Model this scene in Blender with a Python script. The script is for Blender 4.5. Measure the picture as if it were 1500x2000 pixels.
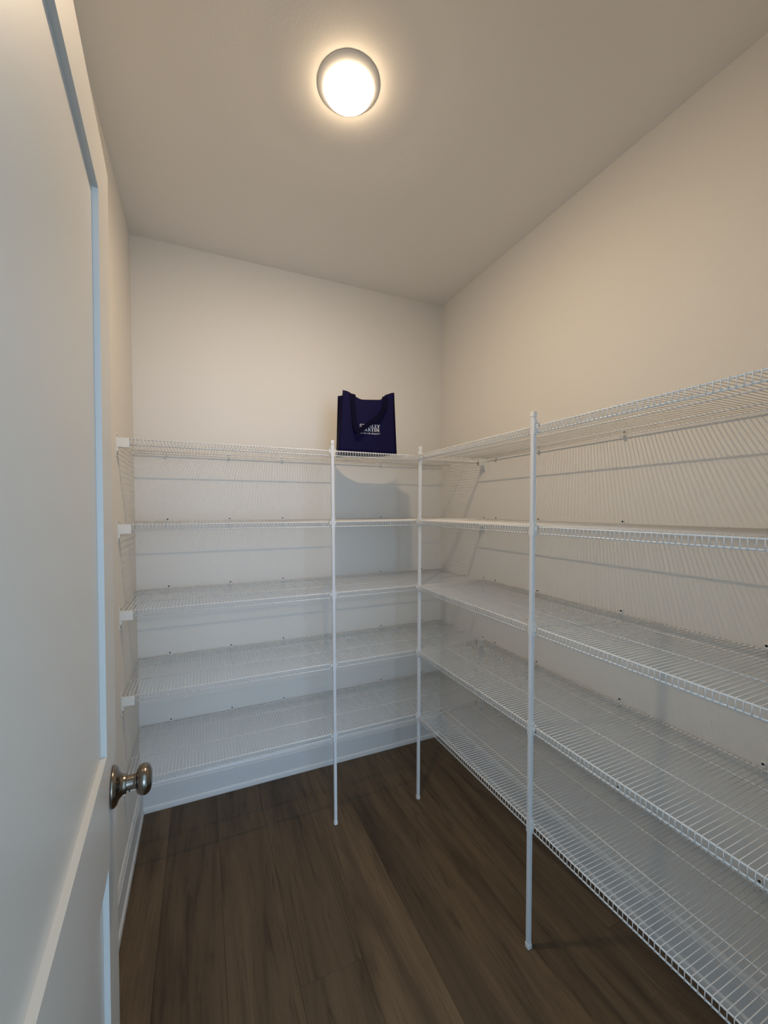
import bpy, bmesh, math, random
from mathutils import Vector, Matrix

# ---------------------------------------------------------------- reset
for o in list(bpy.data.objects):
    bpy.data.objects.remove(o, do_unlink=True)
scene = bpy.context.scene
COL = scene.collection
random.seed(7)

# ---------------------------------------------------------------- camera
YAW, PITCH, ROLL = 0.3995, -0.0309, -0.0018
CAM = Vector((-1.3695, -2.0724, 1.42))
F_PX, PX, PY = 769.1, -32.64, 18.11
fw = Vector((math.sin(YAW)*math.cos(PITCH), math.cos(YAW)*math.cos(PITCH), math.sin(PITCH)))
rt = Vector((math.cos(YAW), -math.sin(YAW), 0))
up = rt.cross(fw)
rt2 = rt*math.cos(ROLL) + up*math.sin(ROLL)
up2 = up*math.cos(ROLL) - rt*math.sin(ROLL)
cd = bpy.data.cameras.new('camera')
cam = bpy.data.objects.new('camera', cd); COL.objects.link(cam)
cam.matrix_world = Matrix(((rt2.x, up2.x, -fw.x, CAM.x), (rt2.y, up2.y, -fw.y, CAM.y),
                           (rt2.z, up2.z, -fw.z, CAM.z), (0, 0, 0, 1)))
cd.sensor_fit = 'VERTICAL'; cd.sensor_height = 24.0; cd.sensor_width = 18.0
cd.lens = F_PX/2000*24.0
cd.shift_x = -PX/2000; cd.shift_y = PY/2000
cd.clip_start = 0.01; cd.clip_end = 100
scene.camera = cam

# ---------------------------------------------------------------- world, exposure
LAMP_STRENGTH = 188.0
LAMP_COLOR = (1.0, 0.748, 0.490)
SKY_STRENGTH = 2.40
SKY_COLOR = (0.42, 0.715, 1.0)
w = bpy.data.worlds.new('daylight'); scene.world = w
w.use_nodes = True
bg = w.node_tree.nodes['Background']
bg.inputs[0].default_value = (*SKY_COLOR, 1); bg.inputs[1].default_value = SKY_STRENGTH
# daylight from the window of the room behind the camera, coming in through the doorway
WIN_STRENGTH = 59.0
WIN_COLOR = (0.55, 0.725, 1.0)
wl = bpy.data.lights.new('window_daylight', 'AREA'); wl.shape = 'RECTANGLE'
wl.size = 1.5; wl.size_y = 1.5; wl.energy = WIN_STRENGTH; wl.color = WIN_COLOR
wo = bpy.data.objects.new('window_daylight', wl); COL.objects.link(wo)
wo.location = (-1.05, -5.4, 1.35); wo.rotation_euler = (math.radians(90), 0, 0)
scene.view_settings.view_transform = 'Standard'
scene.view_settings.look = 'None'
scene.view_settings.gamma = 1.0
scene.view_settings.use_curve_mapping = False
scene.view_settings.exposure = 0.0

# ---------------------------------------------------------------- measures
W, H = 1.6481, 2.6523            # left wall at x=-W, right wall x=0, back wall y=0
FRONT = -1.975                   # inner face of the front (door) wall
D = 0.4115                       # shelf depth
SZ = [1.6803, 1.3673, 1.0510, 0.7337, 0.4132]
LIP = 0.0248
PITCH_W = 0.0125

# ---------------------------------------------------------------- materials
def mat(name, color, rough=0.5, metal=0.0, spec=0.5, bump=0.0, bscale=200.0, coat=0.0):
    m = bpy.data.materials.new(name); m.use_nodes = True
    nt = m.node_tree; b = nt.nodes['Principled BSDF']
    b.inputs['Base Color'].default_value = (*color, 1)
    b.inputs['Roughness'].default_value = rough
    b.inputs['Metallic'].default_value = metal
    b.inputs['Specular IOR Level'].default_value = spec
    b.inputs['Coat Weight'].default_value = coat
    if bump:
        tc = nt.nodes.new('ShaderNodeTexCoord')
        n = nt.nodes.new('ShaderNodeTexNoise'); n.inputs['Scale'].default_value = bscale
        n.inputs['Detail'].default_value = 3
        bm_ = nt.nodes.new('ShaderNodeBump'); bm_.inputs['Strength'].default_value = bump
        bm_.inputs['Distance'].default_value = 0.002
        nt.links.new(tc.outputs['Object'], n.inputs['Vector'])
        nt.links.new(n.outputs['Fac'], bm_.inputs['Height'])
        nt.links.new(bm_.outputs['Normal'], b.inputs['Normal'])
    return m

M_WALL = mat('wall_paint', (0.74, 0.715, 0.67), 0.85, spec=0.25, bump=0.12, bscale=160)
M_CEIL = mat('ceiling_paint', (0.835, 0.805, 0.755), 0.9, spec=0.2, bump=0.15, bscale=140)
M_TRIM = mat('trim_paint', (0.70, 0.70, 0.69), 0.38, bump=0.02, bscale=60)
M_DOOR = mat('door_paint', (0.625, 0.615, 0.59), 0.36, bump=0.03, bscale=90)
M_WIRE = mat('white_epoxy', (0.80, 0.80, 0.795), 0.30)
M_PLAST = mat('white_plastic', (0.78, 0.78, 0.76), 0.42)
M_POLE = mat('white_enamel', (0.74, 0.75, 0.77), 0.35)
M_HOLE = mat('dark_screw_hole', (0.012, 0.011, 0.010), 0.6)
M_KNOB = mat('brushed_nickel', (0.235, 0.205, 0.175), 0.23, metal=1.0)
M_KNOBD = mat('knob_keyhole', (0.01, 0.01, 0.01), 0.5)
M_BAG = mat('navy_fabric', (0.0040, 0.0028, 0.034), 0.75, spec=0.15, bump=0.25, bscale=900)
M_STRAP = mat('navy_webbing', (0.0020, 0.0016, 0.014), 0.8, spec=0.1, bump=0.3, bscale=1200)
M_PRINT = mat('white_print', (0.80, 0.80, 0.82), 0.6)
M_LAMPB = mat('lamp_white', (0.80, 0.79, 0.77), 0.4)
M_SUB = mat('plank_gap', (0.012, 0.009, 0.007), 0.9)

M_GLOW = bpy.data.materials.new('lamp_diffuser'); M_GLOW.use_nodes = True
nt = M_GLOW.node_tree; nt.nodes.clear()
em = nt.nodes.new('ShaderNodeEmission'); em.inputs[0].default_value = (*LAMP_COLOR, 1)
em.inputs[1].default_value = LAMP_STRENGTH*0.20
ou = nt.nodes.new('ShaderNodeOutputMaterial'); nt.links.new(em.outputs[0], ou.inputs[0])
M_HOT = M_GLOW.copy(); M_HOT.name = 'lamp_led_core'           # bright LED core behind the middle of the diffuser
M_HOT.node_tree.nodes['Emission'].inputs[1].default_value = LAMP_STRENGTH*16.2

def wood():
    m = bpy.data.materials.new('vinyl_plank'); m.use_nodes = True
    nt = m.node_tree; N = nt.nodes; L = nt.links; b = N['Principled BSDF']
    tc = N.new('ShaderNodeTexCoord'); oi = N.new('ShaderNodeObjectInfo')
    cx = N.new('ShaderNodeCombineXYZ')
    mu = N.new('ShaderNodeMath'); mu.operation = 'MULTIPLY'; mu.inputs[1].default_value = 37.0
    L.new(oi.outputs['Random'], mu.inputs[0]); L.new(mu.outputs[0], cx.inputs['X']); L.new(mu.outputs[0], cx.inputs['Z'])
    ad = N.new('ShaderNodeVectorMath'); ad.operation = 'ADD'
    L.new(tc.outputs['Object'], ad.inputs[0]); L.new(cx.outputs[0], ad.inputs[1])
    def nz(scale, vec, detail=4, dist=0.0, rough=0.55):
        mp = N.new('ShaderNodeMapping'); mp.inputs['Scale'].default_value = vec
        n = N.new('ShaderNodeTexNoise'); n.inputs['Scale'].default_value = scale
        n.inputs['Detail'].default_value = detail; n.inputs['Distortion'].default_value = dist
        n.inputs['Roughness'].default_value = rough
        L.new(ad.outputs[0], mp.inputs['Vector']); L.new(mp.outputs[0], n.inputs['Vector'])
        return n.outputs['Fac']
    broad = nz(1.0, (7, 0.9, 1), 4, 1.2, 0.6)
    figure = nz(1.0, (22, 1.7, 1), 5, 2.4, 0.6)          # knots and cathedral figure
    fine = nz(1.0, (150, 5.0, 1), 5, 0.4, 0.7)           # short open grain
    def ramp(src, stops):
        r = N.new('ShaderNodeValToRGB'); e = r.color_ramp.elements
        e[0].position, e[0].color = stops[0][0], (*stops[0][1], 1)
        e[1].position, e[1].color = stops[-1][0], (*stops[-1][1], 1)
        for p, c in stops[1:-1]: e.new(p).color = (*c, 1)
        L.new(src, r.inputs[0]); return r.outputs[0]
    def mixc(a, bb, fac, mode):
        x = N.new('ShaderNodeMix'); x.data_type = 'RGBA'; x.blend_type = mode
        x.inputs['Factor'].default_value = fac
        L.new(a, x.inputs['A']); L.new(bb, x.inputs['B']); return x.outputs['Result']
    c = ramp(broad, [(0.30, (0.060, 0.038, 0.021)), (0.5, (0.116, 0.077, 0.043)), (0.72, (0.165, 0.111, 0.063))])
    c = mixc(c, ramp(figure, [(0.30, (0.40, 0.37, 0.35)), (0.46, (0.92, 0.91, 0.90)), (0.72, (1, 1, 1))]), 0.75, 'MULTIPLY')
    c = mixc(c, ramp(fine, [(0.32, (0.62, 0.60, 0.58)), (0.62, (1, 1, 1))]), 0.5, 'MULTIPLY')
    hv = N.new('ShaderNodeHueSaturation')
    mr = N.new('ShaderNodeMapRange'); mr.inputs['To Min'].default_value = 0.82; mr.inputs['To Max'].default_value = 1.18
    L.new(oi.outputs['Random'], mr.inputs['Value']); L.new(mr.outputs[0], hv.inputs['Value']); L.new(c, hv.inputs['Color'])
    L.new(hv.outputs[0], b.inputs['Base Color'])
    b.inputs['Roughness'].default_value = 0.5
    b.inputs['Specular IOR Level'].default_value = 0.35
    bp = N.new('ShaderNodeBump'); bp.inputs['Strength'].default_value = 0.12; bp.inputs['Distance'].default_value = 0.001
    L.new(fine, bp.inputs['Height']); L.new(bp.outputs[0], b.inputs['Normal'])
    return m
M_WOOD = wood()

# ---------------------------------------------------------------- helpers
def link(name, bm, m, parent=None, smooth=False, loc=None):
    me = bpy.data.meshes.new(name)
    bmesh.ops.recalc_face_normals(bm, faces=bm.faces[:])
    bm.to_mesh(me); bm.free()
    me.materials.append(m)
    if smooth:
        for p in me.polygons: p.use_smooth = True
    o = bpy.data.objects.new(name, me); COL.objects.link(o)
    if parent is not None: o.parent = parent
    if loc is not None: o.location = loc
    return o

def empty(name, loc=(0, 0, 0)):
    o = bpy.data.objects.new(name, None); COL.objects.link(o); o.location = loc
    o.empty_display_size = 0.05
    return o

def tag(o, label, cat, group=None):
    o['label'] = label; o['category'] = cat
    if group: o['group'] = group
    return o

def struct(o):
    o['kind'] = 'structure'; return o

def box(bm, x0, x1, y0, y1, z0, z1, bev=0.0):
    vs = [bm.verts.new((x, y, z)) for x in (x0, x1) for y in (y0, y1) for z in (z0, z1)]
    idx = [(0, 1, 3, 2), (4, 6, 7, 5), (0, 4, 5, 1), (2, 3, 7, 6), (0, 2, 6, 4), (1, 5, 7, 3)]
    fs = [bm.faces.new([vs[i] for i in f]) for f in idx]
    if bev:
        es = list({e for f in fs for e in f.edges})
        bmesh.ops.bevel(bm, geom=es, offset=bev, segments=2, affect='EDGES', profile=0.6)

def tube(bm, pts, r, n=6, cap=True):
    pts = [Vector(p) for p in pts]; rings = []
    for i, p in enumerate(pts):
        if i == 0: t = pts[1]-pts[0]
        elif i == len(pts)-1: t = pts[-1]-pts[-2]
        else: t = (pts[i+1]-p).normalized() + (p-pts[i-1]).normalized()
        t.normalize()
        ref = Vector((0, 0, 1)) if abs(t.z) < 0.75 else Vector((1, 0, 0)) if abs(t.x) < 0.5 else Vector((0, 1, 0))
        a = t.cross(ref).normalized(); b_ = a.cross(t).normalized()
        if rings and i:
            pa = rings[-1][1]
            a = (pa - t*pa.dot(t)).normalized(); b_ = a.cross(t).normalized()
        rings.append(([bm.verts.new(p + a*math.cos(2*math.pi*k/n)*r + b_*math.sin(2*math.pi*k/n)*r) for k in range(n)], a))
    for (A, _), (B, _) in zip(rings, rings[1:]):
        for k in range(n):
            bm.faces.new((A[k], A[(k+1) % n], B[(k+1) % n], B[k]))
    if cap:
        bm.faces.new(rings[0][0]); bm.faces.new(rings[-1][0][::-1])

def lathe(bm, prof, n=40, axis='Z'):
    rings = []
    for r, h in prof:
        if r < 1e-6:
            rings.append([bm.verts.new((0, 0, h))])
        else:
            rings.append([bm.verts.new((r*math.cos(2*math.pi*k/n), r*math.sin(2*math.pi*k/n), h)) for k in range(n)])
    for A, B in zip(rings, rings[1:]):
        for k in range(n):
            a, b2 = A[k % len(A)], A[(k+1) % n % len(A)]
            c, d = B[(k+1) % n % len(B)], B[k % len(B)]
            vs = []
            for v in (a, b2, c, d):
                if v not in vs: vs.append(v)
            if len(vs) > 2: bm.faces.new(vs)
    if axis == 'Y':
        for v in bm.verts: v.co = Vector((v.co.x, v.co.z, -v.co.y)) if False else Vector((v.co.y, v.co.z, v.co.x))

def bevel_mod(o, wdt=0.001, seg=2):
    m = o.modifiers.new('bevel', 'BEVEL'); m.width = wdt; m.segments = seg; m.limit_method = 'ANGLE'
    return o

# ---------------------------------------------------------------- room shell
YB = -4.2                                      # floor runs on through the doorway
bm = bmesh.new(); box(bm, -2.6, 0.6, YB, 0.12, -0.05, -0.006)
floor = struct(link('floor', bm, M_SUB))
bm = bmesh.new(); box(bm, -W-0.1, 0.1, FRONT-0.115, 0.1, H, H+0.08)
ceiling = struct(link('ceiling', bm, M_CEIL))
bm = bmesh.new(); box(bm, -W-0.1, 0.1, 0, 0.1, -0.006, H); struct(link('wall_back', bm, M_WALL))
bm = bmesh.new(); box(bm, 0, 0.1, FRONT-0.115, 0, -0.006, H); struct(link('wall_right', bm, M_WALL))
bm = bmesh.new(); box(bm, -W-0.1, -W, FRONT-0.115, 0, -0.006, H); struct(link('wall_left', bm, M_WALL))
OX0, OX1, OH = -1.512, -0.706, 2.072
bm = bmesh.new()
box(bm, -W, OX0, FRONT-0.115, FRONT, -0.006, H)
box(bm, OX1, 0, FRONT-0.115, FRONT, -0.006, H)
box(bm, OX0, OX1, FRONT-0.115, FRONT, OH, H)
struct(link('wall_front', bm, M_WALL))
bm = bmesh.new(); box(bm, -0.56, -0.44, YB, FRONT-0.115, -0.006, H)      # unseen wall, added outside the doorway to keep sky light off the door
struct(link('wall_sky_blocker', bm, M_WALL))
# door lining: two side jambs and the head, then the casing on the room side
bm = bmesh.new()
box(bm, OX0, OX0+0.018, FRONT-0.117, FRONT+0.002, 0, OH)
box(bm, OX1-0.018, OX1, FRONT-0.117, FRONT+0.002, 0, OH)
box(bm, OX0+0.018, OX1-0.018, FRONT-0.117, FRONT+0.002, OH-0.018, OH)
struct(link('trim_1', bm, M_TRIM))
bm = bmesh.new()
box(bm, OX0-0.052, OX0+0.006, FRONT, FRONT+0.012, 0, OH+0.052)
box(bm, OX1-0.006, OX1+0.052, FRONT, FRONT+0.012, 0, OH+0.052)
box(bm, OX0+0.006, OX1-0.006, FRONT, FRONT+0.012, OH-0.006, OH+0.052)
struct(bevel_mod(link('trim_2', bm, M_TRIM), 0.003))

# floor planks: each plank a part of the floor
PWD, PLEN = 0.2003, 1.524
lanes = [-1.318 + PWD*k for k in range(-7, 10)]
pm = {}
def plank(x0, x1, y0, y1):
    key = (round(x1-x0, 3), round(y1-y0, 3))
    if key not in pm:
        b2 = bmesh.new(); g = 0.00025; hx, hy = (x1-x0)/2-g, (y1-y0)/2-g
        c = 0.0007
        lo = [b2.verts.new((sx*hx, sy*hy, -0.0055)) for sx, sy in ((-1, -1), (1, -1), (1, 1), (-1, 1))]
        mi = [b2.verts.new((sx*hx, sy*hy, -c*0.7)) for sx, sy in ((-1, -1), (1, -1), (1, 1), (-1, 1))]
        to = [b2.verts.new((sx*(hx-c), sy*(hy-c), 0)) for sx, sy in ((-1, -1), (1, -1), (1, 1), (-1, 1))]
        for A, B in ((lo, mi), (mi, to)):
            for k in range(4): b2.faces.new((A[k], A[(k+1) % 4], B[(k+1) % 4], B[k]))
        b2.faces.new(to); b2.faces.new(lo[::-1])
        me = bpy.data.meshes.new('plank'); bmesh.ops.recalc_face_normals(b2, faces=b2.faces[:])
        b2.to_mesh(me); b2.free(); me.materials.append(M_WOOD); pm[key] = me
    o = bpy.data.objects.new('plank', pm[key]); COL.objects.link(o)
    o.parent = floor; o.location = ((x0+x1)/2, (y0+y1)/2, 0)
offs = {-2: -1.00, -1: -1.35, 0: -1.27, 1: -0.957, 2: -1.40, 3: -1.47, 4: -1.62, 5: -1.70, 6: -1.2}
for i, x in enumerate(lanes):
    lane = i-7
    j = offs.get(lane, -random.uniform(0.1, 1.2))
    ys = [0.1]
    y = j
    while y > 0.1-0.05: y -= PLEN
    while y > YB: ys.append(y); y -= PLEN
    ys.append(YB)
    for a, b_ in zip(ys, ys[1:]):
        xa, xb = max(x, -2.6), min(x+PWD, 0.6)
        if xb-xa > 0.02 and a-b_ > 0.02: plank(xa, xb, b_, a)

# baseboards with a shoe moulding: profile (distance from wall, height)
PROF = [(0, 0), (0.0165, 0), (0.0165, 0.010), (0.0150, 0.020), (0.0105, 0.026), (0.0100, 0.0265), (0.0100, 0.114),
        (0.0080, 0.1165), (0.0082, 0.1195), (0.0070, 0.127), (0.0040, 0.134), (0.0030, 0.137), (0, 0.137)]
def baseboard(name, a, b_, nrm):
    a, b_, nrm = Vector(a), Vector(b_), Vector(nrm)
    b2 = bmesh.new()
    A = [b2.verts.new(a + nrm*d + Vector((0, 0, z))) for d, z in PROF]
    B = [b2.verts.new(b_ + nrm*d + Vector((0, 0, z))) for d, z in PROF]
    n = len(PROF)
    for k in range(n): b2.faces.new((A[k], A[(k+1) % n], B[(k+1) % n], B[k]))
    b2.faces.new(A); b2.faces.new(B[::-1])
    return struct(link(name, b2, M_TRIM))
baseboard('baseboard_back', (-W, 0, 0), (0, 0, 0), (0, -1, 0))
baseboard('baseboard_left', (-W, -0.0165, 0), (-W, FRONT+0.0165, 0), (1, 0, 0))
baseboard('baseboard_right', (0, -0.0165, 0), (0, FRONT+0.0165, 0), (-1, 0, 0))
baseboard('baseboard_front', (OX1+0.053, FRONT, 0), (0, FRONT, 0), (0, 1, 0))

# ---------------------------------------------------------------- door (open into the room)
TH, AL = 0.0589, 0.006
u_ = Vector((math.sin(TH), -math.cos(TH), 0)); n0 = Vector((math.cos(TH), math.sin(TH), 0)); zz = Vector((0, 0, 1))
upd = zz*math.cos(AL) + n0*math.sin(AL); nd = n0*math.cos(AL) - zz*math.sin(AL)
door = struct(empty('door_1'))
door.matrix_world = Matrix(((u_.x, nd.x, upd.x, -1.5332), (u_.y, nd.y, upd.y, -1.1942), (u_.z, nd.z, upd.z, 0), (0, 0, 0, 1)))
DW, DT, ST = 0.762, 0.035, 0.1097
R1, R2, R3, R4, DTOP = 0.245, 0.811, 1.0043, 1.9387, 2.04
for a, b_ in ((0, ST), (DW-ST, DW)):
    bm = bmesh.new(); box(bm, a, b_, -DT, 0, 0.012, DTOP); link('stile', bm, M_DOOR, door)
for a, b_ in ((0.012, R1), (R2, R3), (R4, DTOP)):
    bm = bmesh.new(); box(bm, ST, DW-ST, -DT, 0, a, b_); link('rail', bm, M_DOOR, door)
def panel(z0, z1):
    b2 = bmesh.new(); x0, x1 = ST, DW-ST; rings = []
    for ins, o in ((0, -0.0089), (0.0015, -0.0091), (0.004, -0.0092)):
        rings.append([b2.verts.new(p) for p in ((x0+ins, o, z0+ins), (x1-ins, o, z0+ins), (x1-ins, o, z1-ins), (x0+ins, o, z1-ins))])
    for A, B in zip(rings, rings[1:]):
        for k in range(4): b2.faces.new((A[k], A[(k+1) % 4], B[(k+1) % 4], B[k]))
    b2.faces.new(rings[-1])
    bk = [b2.verts.new(p) for p in ((x0, -0.0235, z0), (x1, -0.0235, z0), (x1, -0.0235, z1), (x0, -0.0235, z1))]
    for k in range(4): b2.faces.new((rings[0][k], bk[k], bk[(k+1) % 4], rings[0][(k+1) % 4]))
    b2.faces.new(bk[::-1])
    link('panel', b2, M_DOOR, door)
panel(R1, R2); panel(R3, R4)
# knob: rose, shank and the egg knob; lathe axis = door normal (local Y)
kn = empty('door_knob'); kn.parent = door; kn.location = (0.058, 0, 0.9195)
bm = bmesh.new()
lathe(bm, [(0, 0.0002), (0.0345, 0.0002), (0.0350, 0.003), (0.0338, 0.0055), (0.0324, 0.0065), (0.0318, 0.0078), (0.0290, 0.0092),
           (0.0238, 0.0112), (0.0200, 0.0140), (0.0175, 0.0172), (0.0166, 0.0195), (0.0166, 0.0225), (0.0158, 0.0232), (0.0128, 0.0232), (0, 0.0232)], 48, 'Y')
rose = link('rose', bm, M_KNOB, kn, True)
bm = bmesh.new()
lathe(bm, [(0.0128, 0.0225), (0.0126, 0.033), (0.0130, 0.0365), (0.0150, 0.0385), (0, 0.0395)], 40, 'Y')
link('shank', bm, M_KNOB, kn, True)
bm = bmesh.new()
lathe(bm, [(0, 0.0375), (0.0150, 0.0378), (0.0190, 0.0390), (0.0225, 0.0412), (0.0250, 0.0445), (0.0264, 0.0485), (0.0267, 0.0520),
           (0.0258, 0.0558), (0.0234, 0.0592), (0.0196, 0.0618), (0.0140, 0.0635), (0.0080, 0.0642), (0, 0.0644)], 48, 'Y')
link('knob', bm, M_KNOB, kn, True)
bm = bmesh.new(); box(bm, -0.0128-0.0006, -0.0118, 0.0265, 0.0285, -0.008, -0.0045)
for v in bm.verts: v.co = Matrix.Rotation(math.radians(-100), 4, 'Y') @ v.co
link('release_slot', bm, M_KNOBD, kn)
for z in (0.23, 1.02, 1.83):
    bm = bmesh.new(); tube(bm, [(DW+0.004, 0.004, z-0.044), (DW+0.004, 0.004, z+0.044)], 0.0055, 12)
    link('hinge', bm, M_KNOB, door, True)

# ---------------------------------------------------------------- ceiling light
LX, LY = -0.957, -0.962
lamp = tag(empty('ceiling_light', (LX, LY, H)), 'round white flush ceiling light, switched on', 'light')
bm = bmesh.new()
lathe(bm, [(0, 0), (0.0905, 0), (0.0906, -0.0014), (0.0896, -0.0028), (0.0865, -0.0050), (0.0740, -0.0132), (0.0718, -0.0144), (0.0705, -0.0140), (0, -0.0135)], 64)
link('trim_ring', bm, M_LAMPB, lamp, True)
bm = bmesh.new()
lathe(bm, [(0.0700, -0.0137), (0.0700, -0.0190)] + [(0.0700*math.cos(a), -0.0195-0.0145*math.sin(a)) for a in [math.radians(8*k) for k in range(0, 9)]]
      + [(0.0235, -0.0336), (0.0175, -0.0341), (0.0155, -0.0353), (0.0100, -0.0364), (0, -0.0370)], 64)
o = link('diffuser', bm, M_GLOW, lamp, True)
o.data.materials.append(M_HOT)
for p in o.data.polygons:
    if math.hypot(p.center.x, p.center.y) < 0.0170: p.material_index = 1

# ---------------------------------------------------------------- wire shelves
RC, RR = 0.00098, 0.0022
DEEP = [0.011, 0.103, 0.256]
def frame_pt(kind):
    """local shelf frame: a = along the shelf, d = distance from the wall, h = height"""
    if kind == 'back': return lambda a, d, h: (a, -d, h)
    return lambda a, d, h: (-d, a, h)

def bx(bm, f, a0, a1, d0, d1, h0, h1):
    p, q = f(a0, d0, h0), f(a1, d1, h1)
    box(bm, min(p[0], q[0]), max(p[0], q[0]), min(p[1], q[1]), max(p[1], q[1]), min(p[2], q[2]), max(p[2], q[2]))

shared = {}
def sh(key, name, build, m, parent, loc, smooth=False, bev=0):
    """part whose mesh is shared between alike shelves"""
    if key not in shared:
        b2 = bmesh.new(); build(b2)
        o = link(name, b2, m, parent, smooth); shared[key] = o.data
    else:
        o = bpy.data.objects.new(name, shared[key]); COL.objects.link(o); o.parent = parent
    o.location = loc
    if bev: bevel_mod(o, bev)
    return o

def make_shelf(kind, z, a0, a1, label, group, ends, clips, starts):
    f = frame_pt(kind)
    t = tag(empty('wire_shelf', f((a0+a1)/2, 0, z)), label, 'shelf', group)
    base = Vector(t.location)
    def L(p): return Vector(f(*p)) - Vector(f((a0+a1)/2, 0, 0))
    def cross(b2):
        n = int((a1-a0-0.012)/PITCH_W)
        st = a0 + ((a1-a0) - n*PITCH_W)/2
        for i in range(n+1):
            a = st + i*PITCH_W
            j1, j2 = random.uniform(-.0003, .0003), random.uniform(-.0003, .0003)
            tube(b2, [L((a+j1, 0.0075, -RC)), L((a+j2, D-0.004, -RC)), L((a+j2, D-RC*1.1, -RC-0.0028)), L((a+j2, D-RC*1.1, -LIP-RR*0.5))], RC, 5)
    o = sh((kind, 'cross'), 'cross_wires', cross, M_WIRE, t, (0, 0, 0), True)
    o['kind'] = 'stuff'
    for nm, d, h in [('long_wire', d, -2*RC-RR) for d in DEEP] + [('lip_wire', D-2*RC-RR, -2*RC-RR), ('lip_wire', D-2*RC-RR, -LIP)]:
        s = starts if nm == 'long_wire' else 0
        def rod(b2, d=d, h=h, s=s):
            if kind == 'right': tube(b2, [L((a0, d, h)), L((a1-s, d, h))], RR, 8)
            else: tube(b2, [L((a0, d, h)), L((a1, d, h))], RR, 8)
        sh((kind, nm, d, h), nm, rod, M_WIRE, t, (0, 0, 0), True)
    # end brackets on the side walls
    for wall, sgn in ends:
        def brk(b2, wall=wall, sgn=sgn):
            g = wall-(a0+a1)/2
            def B(x0, x1, d0, d1, h0, h1):
                bx(b2, f, g+sgn*x0, g+sgn*x1, d0, d1, h0, h1)
            B(0, 0.0025, D-0.014, D+0.0065, -0.068, 0.0135)              # wall plate
            B(0.0025, 0.0425, D+0.0015, D+0.0045, -0.034, -0.0015)     # front of the pocket
            B(0.0025, 0.0425, D-0.018, D+0.0045, -0.036, -0.034)       # floor of the pocket
            B(0.0025, 0.0425, D-0.018, D-0.0155, -0.034, -0.010)       # back of the pocket
            B(0.0025, 0.0075, D-0.006, D+0.0045, -0.050, -0.036)       # rib
        bo = sh((kind, 'brk', wall), 'end_bracket', brk, M_PLAST, t, (0, 0, 0), bev=0.0008)
        for k, (dd, hh) in enumerate(((D-0.004, 0.0072), (D-0.005, -0.0605))):
            def scr(b2, wall=wall, sgn=sgn, dd=dd, hh=hh):
                g = wall-(a0+a1)/2
                tube(b2, [Vector(f(g+sgn*0.0023, dd, hh)), Vector(f(g+sgn*0.0031, dd, hh))], 0.0036, 10)
            sh((kind, 'scr', wall, k), 'screw_hole', scr, M_HOLE, bo, (0, 0, 0))
    # wall clips over the back wire
    for a in clips:
        def clip(b2):
            bx(b2, f, -0.0052, 0.0052, 0.0003, 0.0036, -0.004, 0.0125)
            bx(b2, f, -0.0052, 0.0052, 0.0003, 0.0160, -0.0100, -0.0076)
            bx(b2, f, -0.0052, -0.0030, 0.0150, 0.0168, -0.0100, 0.0015)
            bx(b2, f, 0.0030, 0.0052, 0.0150, 0.0168, -0.0100, 0.0015)
        co = sh((kind, 'clip'), 'wall_clip', clip, M_PLAST, t, f(a-(a0+a1)/2, 0, 0), bev=0.0006)
        def hole(b2):
            tube(b2, [Vector(f(0, 0.0034, 0.0072)), Vector(f(0, 0.0042, 0.0072))], 0.0034, 12)
        sh((kind, 'hole'), 'screw_hole', hole, M_HOLE, co, (0, 0, 0))
    return t

order = ['topmost', 'second from the top', 'third and middle', 'fourth from the top', 'lowest']
back_lab = ['topmost white wire shelf on the back wall, carrying the navy tote bag',
            'white wire shelf on the back wall, second from the top, just under the bag shelf',
            'middle white wire shelf on the back wall, third of five',
            'white wire shelf on the back wall, fourth from the top, second from the floor',
            'lowest white wire shelf on the back wall, just above the baseboard']
right_lab = ['topmost white wire shelf on the right wall, seen from below',
             'white wire shelf on the right wall, second from the top, at eye level',
             'middle white wire shelf on the right wall, third of five',
             'white wire shelf on the right wall, fourth from the top, second from the floor',
             'lowest white wire shelf on the right wall, nearest the dark floor']
RY1 = -(D + 0.010)
RY0 = FRONT + 0.004
for k, z in enumerate(SZ):
    make_shelf('back', z, -W+0.004, -0.004, back_lab[k], 'wire shelves along the back wall',
               [(-W, 1), (0, -1)], [-1.514, -1.238, -0.977, -0.695, -0.412, -0.138], 0)
    make_shelf('right', z, RY0, RY1, right_lab[k], 'wire shelves along the right wall',
               [(FRONT, 1)], [-0.4985, -0.769, -1.146, -1.536, -1.88], 0.006)

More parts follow.
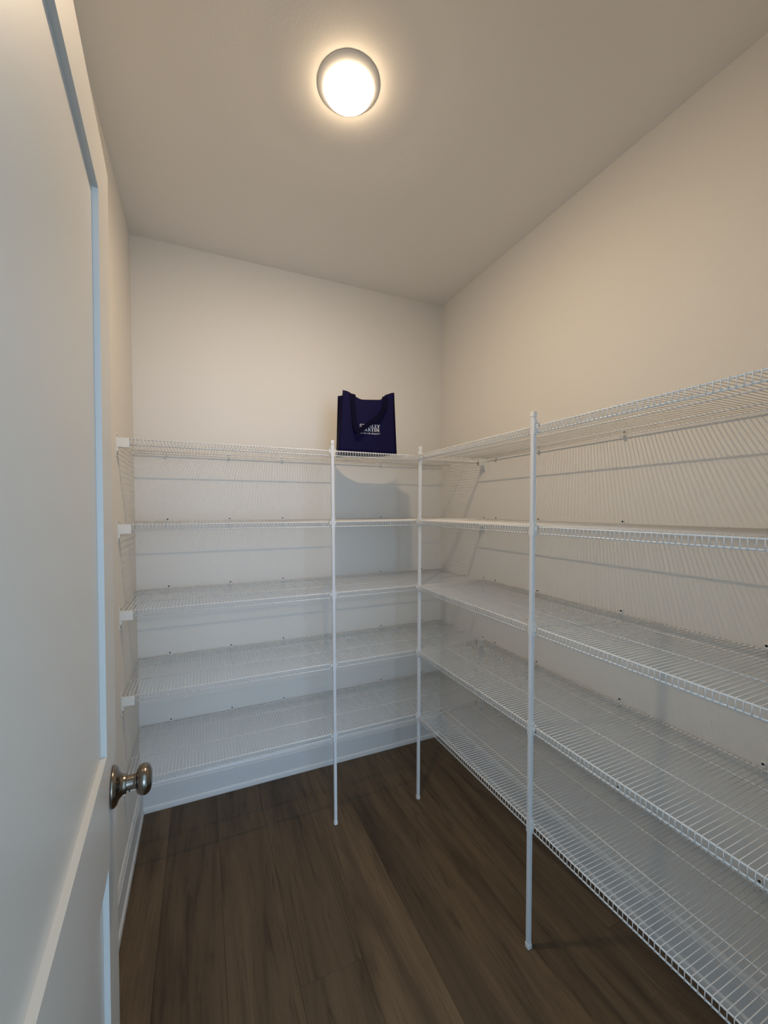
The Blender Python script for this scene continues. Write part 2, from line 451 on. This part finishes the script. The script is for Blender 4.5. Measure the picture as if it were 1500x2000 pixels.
# ---------------------------------------------------------------- support poles
def pole(foot, top, label, side):
    """side: direction (unit) from the pole to the lip"""
    ZT = 1.716
    t = tag(empty('support_pole', (foot[0], foot[1], 0)), label, 'pole', 'shelf support poles')
    lean = Vector((top[0]-foot[0], top[1]-foot[1], ZT))
    def at(z): return Vector((lean.x*z/ZT, lean.y*z/ZT, z))
    def prism(b2, z0, z1, hw, ch=0.0012):
        rr = []
        for z in (z0, z1):
            c = at(z)
            rr.append([b2.verts.new(c + Vector((x*hw - (ch*x if i % 2 else 0), y*hw - (0 if i % 2 else ch*y), 0)))
                       for i, (x, y) in enumerate(((1, -1), (1, -1), (1, 1), (1, 1), (-1, 1), (-1, 1), (-1, -1), (-1, -1)))])
        # order the ring by angle so the chamfered square stays convex
        def srt(r, z):
            c = at(z); return sorted(r, key=lambda v: math.atan2(v.co.y-c.y, v.co.x-c.x))
        A, B = srt(rr[0], z0), srt(rr[1], z1)
        for k in range(8): b2.faces.new((A[k], A[(k+1) % 8], B[(k+1) % 8], B[k]))
        b2.faces.new(A); b2.faces.new(B)
    b2 = bmesh.new(); prism(b2, 0.004, ZT, 0.0064); link('tube', b2, M_POLE, t)
    b2 = bmesh.new(); prism(b2, 0.0, 0.015, 0.0078); bevel_mod(link('foot_cap', b2, M_PLAST, t), 0.0012)
    b2 = bmesh.new(); prism(b2, ZT-0.012, ZT+0.003, 0.0076); bevel_mod(link('top_cap', b2, M_PLAST, t), 0.0012)
    s = Vector((*side, 0)); q = Vector((-side[1], side[0], 0))
    for z in SZ:
        b2 = bmesh.new(); c = at(z)
        # collar hugging the tube, with a hook over the lip wire on either side
        def bb(p0, p1, l0, l1, h0, h1):
            P = [c + s*a + q*b for a in (p0, p1) for b in (l0, l1)]
            box(b2, min(p.x for p in P), max(p.x for p in P), min(p.y for p in P), max(p.y for p in P), z+h0, z+h1)
        bb(-0.0062, 0.0085, -0.0086, -0.0064, -0.030, 0.014)
        bb(-0.0062, 0.0085, 0.0064, 0.0086, -0.030, 0.014)
        for sg in (-1, 1):
            l0, l1 = sorted((sg*0.0086, sg*0.0150))
            bb(0.0010, 0.0030, l0, l1, -0.014, 0.0028)
            bb(0.0010, 0.0120, l0, l1, 0.0004, 0.0028)
        bevel_mod(link('pole_clip', b2, M_PLAST, t), 0.0006)
    return t
pole((-0.8285, -0.4175), (-0.8385, -0.4235), 'white square pole in front of the back shelves, left of the navy bag', (0, 1))
pole((-0.4065, -0.4265), (-0.3965, -0.4225), 'white square pole at the inner corner where both shelf runs meet', (0, 1))
pole((-0.4110, -1.1385), (-0.4195, -1.1440), 'nearest and tallest-looking white square pole, in front of the right shelves', (1, 0))

# ---------------------------------------------------------------- tote bag
Z0 = SZ[0]
bag = tag(empty('tote_bag', (-0.655, -0.30, Z0)), 'navy blue fabric tote bag with white lettering, standing on the top back shelf', 'bag')
BO = Vector(bag.location)
FLb, FRb = Vector((-0.7985, -0.392, Z0+.001)), Vector((-0.5095, -0.392, Z0+.001))
BLb, BRb = Vector((-0.738, -0.180, Z0+.001)), Vector((-0.535, -0.290, Z0+.001))
FLt, FRt = Vector((-0.7765, -0.394, 1.9505)), Vector((-0.5255, -0.396, 1.9655))
BLt, BRt = Vector((-0.7690, -0.300, 1.951)), Vector((-0.532, -0.335, 1.955))
def lerp(a, b_, t): return a*(1-t) + b_*t
def front(u, v):
    p = lerp(lerp(FLb, FRb, u), lerp(FLt, FRt, u), v)
    # sagging top edge: high corners, flat low middle
    s = min(max((u-0.02)/0.36, 0), 1); s2 = min(max((0.98-u)/0.30, 0), 1)
    dip = 0.037*(s*s*(3-2*s))*(s2*s2*(3-2*s2))
    p.z -= dip*v**3
    p.y += (0.010*math.sin(math.pi*u)*math.sin(math.pi*min(v*1.05, 1))*(-0.55)
            + 0.0022*math.sin(9*u+4*v)*v*(1-u)*u*4 + 0.0035*v*v*math.sin(5.2*u+0.8))
    return p
def back(u, v):
    p = lerp(lerp(BLb, BRb, u), lerp(BLt, BRt, u), v)
    p.z -= 0.045*v**3*math.sin(math.pi*u)**0.7
    return p
def gus(side):
    def g(u, v):
        a = front(0 if side < 0 else 1, v); b_ = back(0 if side < 0 else 1, v)
        p = lerp(a, b_, u)
        p.x += -side*(0.006+0.022*v)*math.sin(math.pi*u)
        return p
    return g
def sheet(bm, fn, nu, nv, off=Vector((0, 0, 0))):
    g = [[bm.verts.new(fn(i/nu, j/nv) - BO + off) for i in range(nu+1)] for j in range(nv+1)]
    for j in range(nv):
        for i in range(nu): bm.faces.new((g[j][i], g[j][i+1], g[j+1][i+1], g[j+1][i]))
bm = bmesh.new()
sheet(bm, front, 28, 20); sheet(bm, back, 16, 20); sheet(bm, gus(-1), 8, 20); sheet(bm, gus(1), 8, 20)
sheet(bm, lambda u, v: lerp(lerp(FLb, FRb, u), lerp(BLb, BRb, u), v), 16, 8)
bmesh.ops.remove_doubles(bm, verts=bm.verts[:], dist=0.0004)
body = link('bag_body', bm, M_BAG, bag, True)
so = body.modifiers.new('cloth', 'SOLIDIFY'); so.thickness = 0.0012; so.offset = -1
# raised seam bindings at the front side edges and along the top hem
bm = bmesh.new()
for uu in (0.0, 1.0):
    tube(bm, [front(uu, k/14) - BO + Vector((0, -0.0008, 0.002 if k == 14 else 0)) for k in range(15)], 0.0017, 6)
tube(bm, [back(0, k/14) - BO for k in range(15)], 0.0016, 6)
tube(bm, [front(k/24, 1.0) - BO for k in range(25)], 0.0012, 6)
link('seam_binding', bm, M_STRAP, bag, True)

# handle flopped down over the front, as a flat band: (u, v, stand-off)
def smooth_path(pts, n=6):
    out = []
    for i in range(len(pts)-1):
        p0, p1, p2, p3 = pts[max(i-1, 0)], pts[i], pts[i+1], pts[min(i+2, len(pts)-1)]
        for k in range(n):
            t = k/n
            out.append(tuple(0.5*((2*b)+(-a+c)*t+(2*a-5*b+4*c-d)*t*t+(-a+3*b-3*c+d)*t**3) for a, b, c, d in zip(p0, p1, p2, p3)))
    out.append(pts[-1]); return out
def band(bm, path, wd, th=0.0014):
    pts = [front(a, b_) + Vector((0, -o, 0)) - BO for a, b_, o in path]
    R = []
    for i, p in enumerate(pts):
        t = (pts[min(i+1, len(pts)-1)] - pts[max(i-1, 0)]).normalized()
        nrm = Vector((0, -1, 0)); sd = t.cross(nrm).normalized(); nn = sd.cross(t).normalized()
        R.append([bm.verts.new(p + sd*x + nn*y) for x, y in ((-wd/2, 0), (wd/2, 0), (wd/2, th), (-wd/2, th))])
    for A, B in zip(R, R[1:]):
        for k in range(4): bm.faces.new((A[k], A[(k+1) % 4], B[(k+1) % 4], B[k]))
    bm.faces.new(R[0]); bm.faces.new(R[-1][::-1])
HP = [(0.165, 1.00, 0.0015), (0.195, 0.72, 0.010), (0.215, 0.49, 0.017), (0.245, 0.365, 0.019), (0.275, 0.330, 0.018), (0.325, 0.352, 0.016),
      (0.40, 0.415, 0.014), (0.52, 0.500, 0.012), (0.645, 0.59, 0.010), (0.725, 0.70, 0.008), (0.795, 0.84, 0.005), (0.82, 1.00, 0.0015)]
bm = bmesh.new(); band(bm, smooth_path(HP), 0.022); link('handle_strap', bm, M_STRAP, bag)
# the other handle hangs inside, only its turned-over ends show at the hem
def inner(bm, uc):
    pts = [front(uc, 0.90) + Vector((0, 0.002, 0)), front(uc, 0.98) + Vector((0, 0.0022, 0.001)), front(uc, 1.0) + Vector((0, 0.001, 0.003)),
           front(uc, 1.0) + Vector((0, -0.0018, 0.0022)), front(uc, 0.97) + Vector((0, -0.0024, 0))]
    R = [[bm.verts.new(p - BO + Vector((x, 0, 0))) for x in (-0.012, 0.012)] for p in pts]
    for A, B in zip(R, R[1:]): bm.faces.new((A[0], A[1], B[1], B[0]))
bm = bmesh.new(); inner(bm, 0.19); inner(bm, 0.80)
o = link('handle_end', bm, M_STRAP, bag); so = o.modifiers.new('cloth', 'SOLIDIFY'); so.thickness = 0.001

# printed words: serif capitals built from strokes in a unit box, laid on the cloth
TK, TN, SF = 0.20, 0.085, 0.07
def st(x0, y0, x1, y1, wd): return ('s', x0, y0, x1, y1, wd)
def bar(x0, x1, y0, y1): return ('b', x0, x1, y0, y1)
def stem(x, wd=TK): return [bar(x-wd/2, x+wd/2, 0, 1), bar(x-wd/2-.08, x+wd/2+.08, 0, SF), bar(x-wd/2-.08, x+wd/2+.08, 1-SF, 1)]
def arc(cx, cy, rx, ry, a0, a1, w0, w1, n=10): return ('a', cx, cy, rx, ry, a0, a1, w0, w1, n)
GL = {
 'S': (0.66, [arc(.33, .735, .21, .215, 40, 250, .09, .17), arc(.33, .275, .23, .225, 70, -140, .17, .09), st(.24, .58, .44, .44, .19), bar(.50, .57, .72, .99), bar(.07, .14, .02, .30)]),
 'T': (0.80, stem(.40) + [bar(.02, .78, 1-.085, 1), bar(.02, .09, .74, 1), bar(.71, .78, .74, 1)]),
 'A': (0.86, [st(.18, 0, .42, 1, TN), st(.42, 1, .70, 0, TK), bar(.24, .60, .29, .37), bar(.04, .32, 0, SF), bar(.54, .86, 0, SF)]),
 'N': (0.92, [bar(.16, .16+TN, 0, 1), bar(.74, .74+TN, 0, 1), st(.18, 1, .80, 0, TK), bar(.04, .36, 0, SF), bar(.02, .22, 1-SF, 1), bar(.64, .94, 1-SF, 1)]),
 'L': (0.72, stem(.24) + [bar(.20, .68, 0, .085), bar(.61, .68, 0, .28)]),
 'E': (0.74, stem(.24) + [bar(.20, .66, 0, .085), bar(.20, .64, 1-.085, 1), bar(.20, .52, .47, .55), bar(.60, .67, 0, .27), bar(.58, .65, .75, 1), bar(.48, .53, .38, .64)]),
 'Y': (0.84, [st(.14, 1, .42, .46, TK), st(.72, 1, .44, .46, TN), bar(.32, .52, 0, .5), bar(.24, .60, 0, SF), bar(.0, .34, 1-SF, 1), bar(.58, .86, 1-SF, 1)]),
 'M': (1.06, [bar(.14, .14+TN, 0, 1), bar(.76, .76+TK, 0, 1), st(.22, 1, .52, .05, TK), st(.52, .05, .82, 1, TN), bar(.04, .32, 0, SF), bar(.68, 1.04, 0, SF), bar(.04, .28, 1-SF, 1), bar(.78, 1.04, 1-SF, 1)]),
 'R': (0.84, stem(.24) + [arc(.40, .755, .23, .205, 90, -90, .09, .17), bar(.24, .42, 1-.085, 1), bar(.24, .42, .50, .585), st(.42, .54, .72, 0, TK), bar(.60, .86, 0, SF)]),
 'I': (0.46, stem(.23)),
}
def quads(g):
    out = []
    for q in g:
        if q[0] == 'b': out.append([(q[1], q[3]), (q[2], q[3]), (q[2], q[4]), (q[1], q[4])])
        elif q[0] == 's':
            _, x0, y0, x1, y1, wd = q
            out.append([(x0-wd/2, y0), (x0+wd/2, y0), (x1+wd/2, y1), (x1-wd/2, y1)])
        else:
            _, cx, cy, rx, ry, a0, a1, w0, w1, n = q
            pr = None
            for k in range(n+1):
                t = k/n; a = math.radians(a0+(a1-a0)*t); wd = w0+(w1-w0)*math.sin(math.pi*t) if w1 > w0 else w1+(w0-w1)*math.sin(math.pi*t)
                pi_ = (cx+(rx-wd/2)*math.cos(a), cy+(ry-wd/3)*math.sin(a)); po = (cx+(rx+wd/2)*math.cos(a), cy+(ry+wd/3)*math.sin(a))
                if pr: out.append([pr[0], pr[1], po, pi_])
                pr = (pi_, po)
    return out
def lay(bm, polys, u0, v0, su, sv):
    for i, poly in enumerate(polys):
        vs = [bm.verts.new(front(u0+x*su, v0+y*sv) + Vector((0, -0.0009-0.00001*(i % 5), 0)) - BO) for x, y in poly]
        bm.faces.new(vs)
def word(txt, ua, ub, va, vb, name):
    x = 0; polys = []
    for ch in txt:
        adv, g = GL[ch]
        polys += [[(px_+x, py_) for px_, py_ in q] for q in quads(g)]
        x += adv + 0.03
    b2 = bmesh.new(); lay(b2, polys, ua, va, (ub-ua)/x, vb-va)
    return link(name, b2, M_PRINT, bag)
word('STANLEY', 0.325, 0.700, 0.418, 0.474, 'printed_lettering')
word('MARTIN', 0.335, 0.690, 0.352, 0.406, 'printed_lettering')
tcv = bpy.data.curves.new('tagline', 'FONT'); tcv.body = 'Your Life is Our Blueprint\u2122'; tcv.shear = 0.25; tcv.size = 1.0
tob = bpy.data.objects.new('tagline', tcv); COL.objects.link(tob)
dg = bpy.context.evaluated_depsgraph_get(); dg.update()
tme = bpy.data.meshes.new_from_object(tob.evaluated_get(dg))
bpy.data.objects.remove(tob, do_unlink=True); bpy.data.curves.remove(tcv)
xs = [v.co.x for v in tme.vertices]; wdt = max(xs)-min(xs); x_0 = min(xs)
for v in tme.vertices:
    v.co = front(0.325+(v.co.x-x_0)/wdt*0.375, 0.305+v.co.y*0.036) + Vector((0, -0.0011, 0)) - BO
tme.materials.clear(); tme.materials.append(M_PRINT)
to = bpy.data.objects.new('printed_lettering', tme); COL.objects.link(to); to.parent = bag
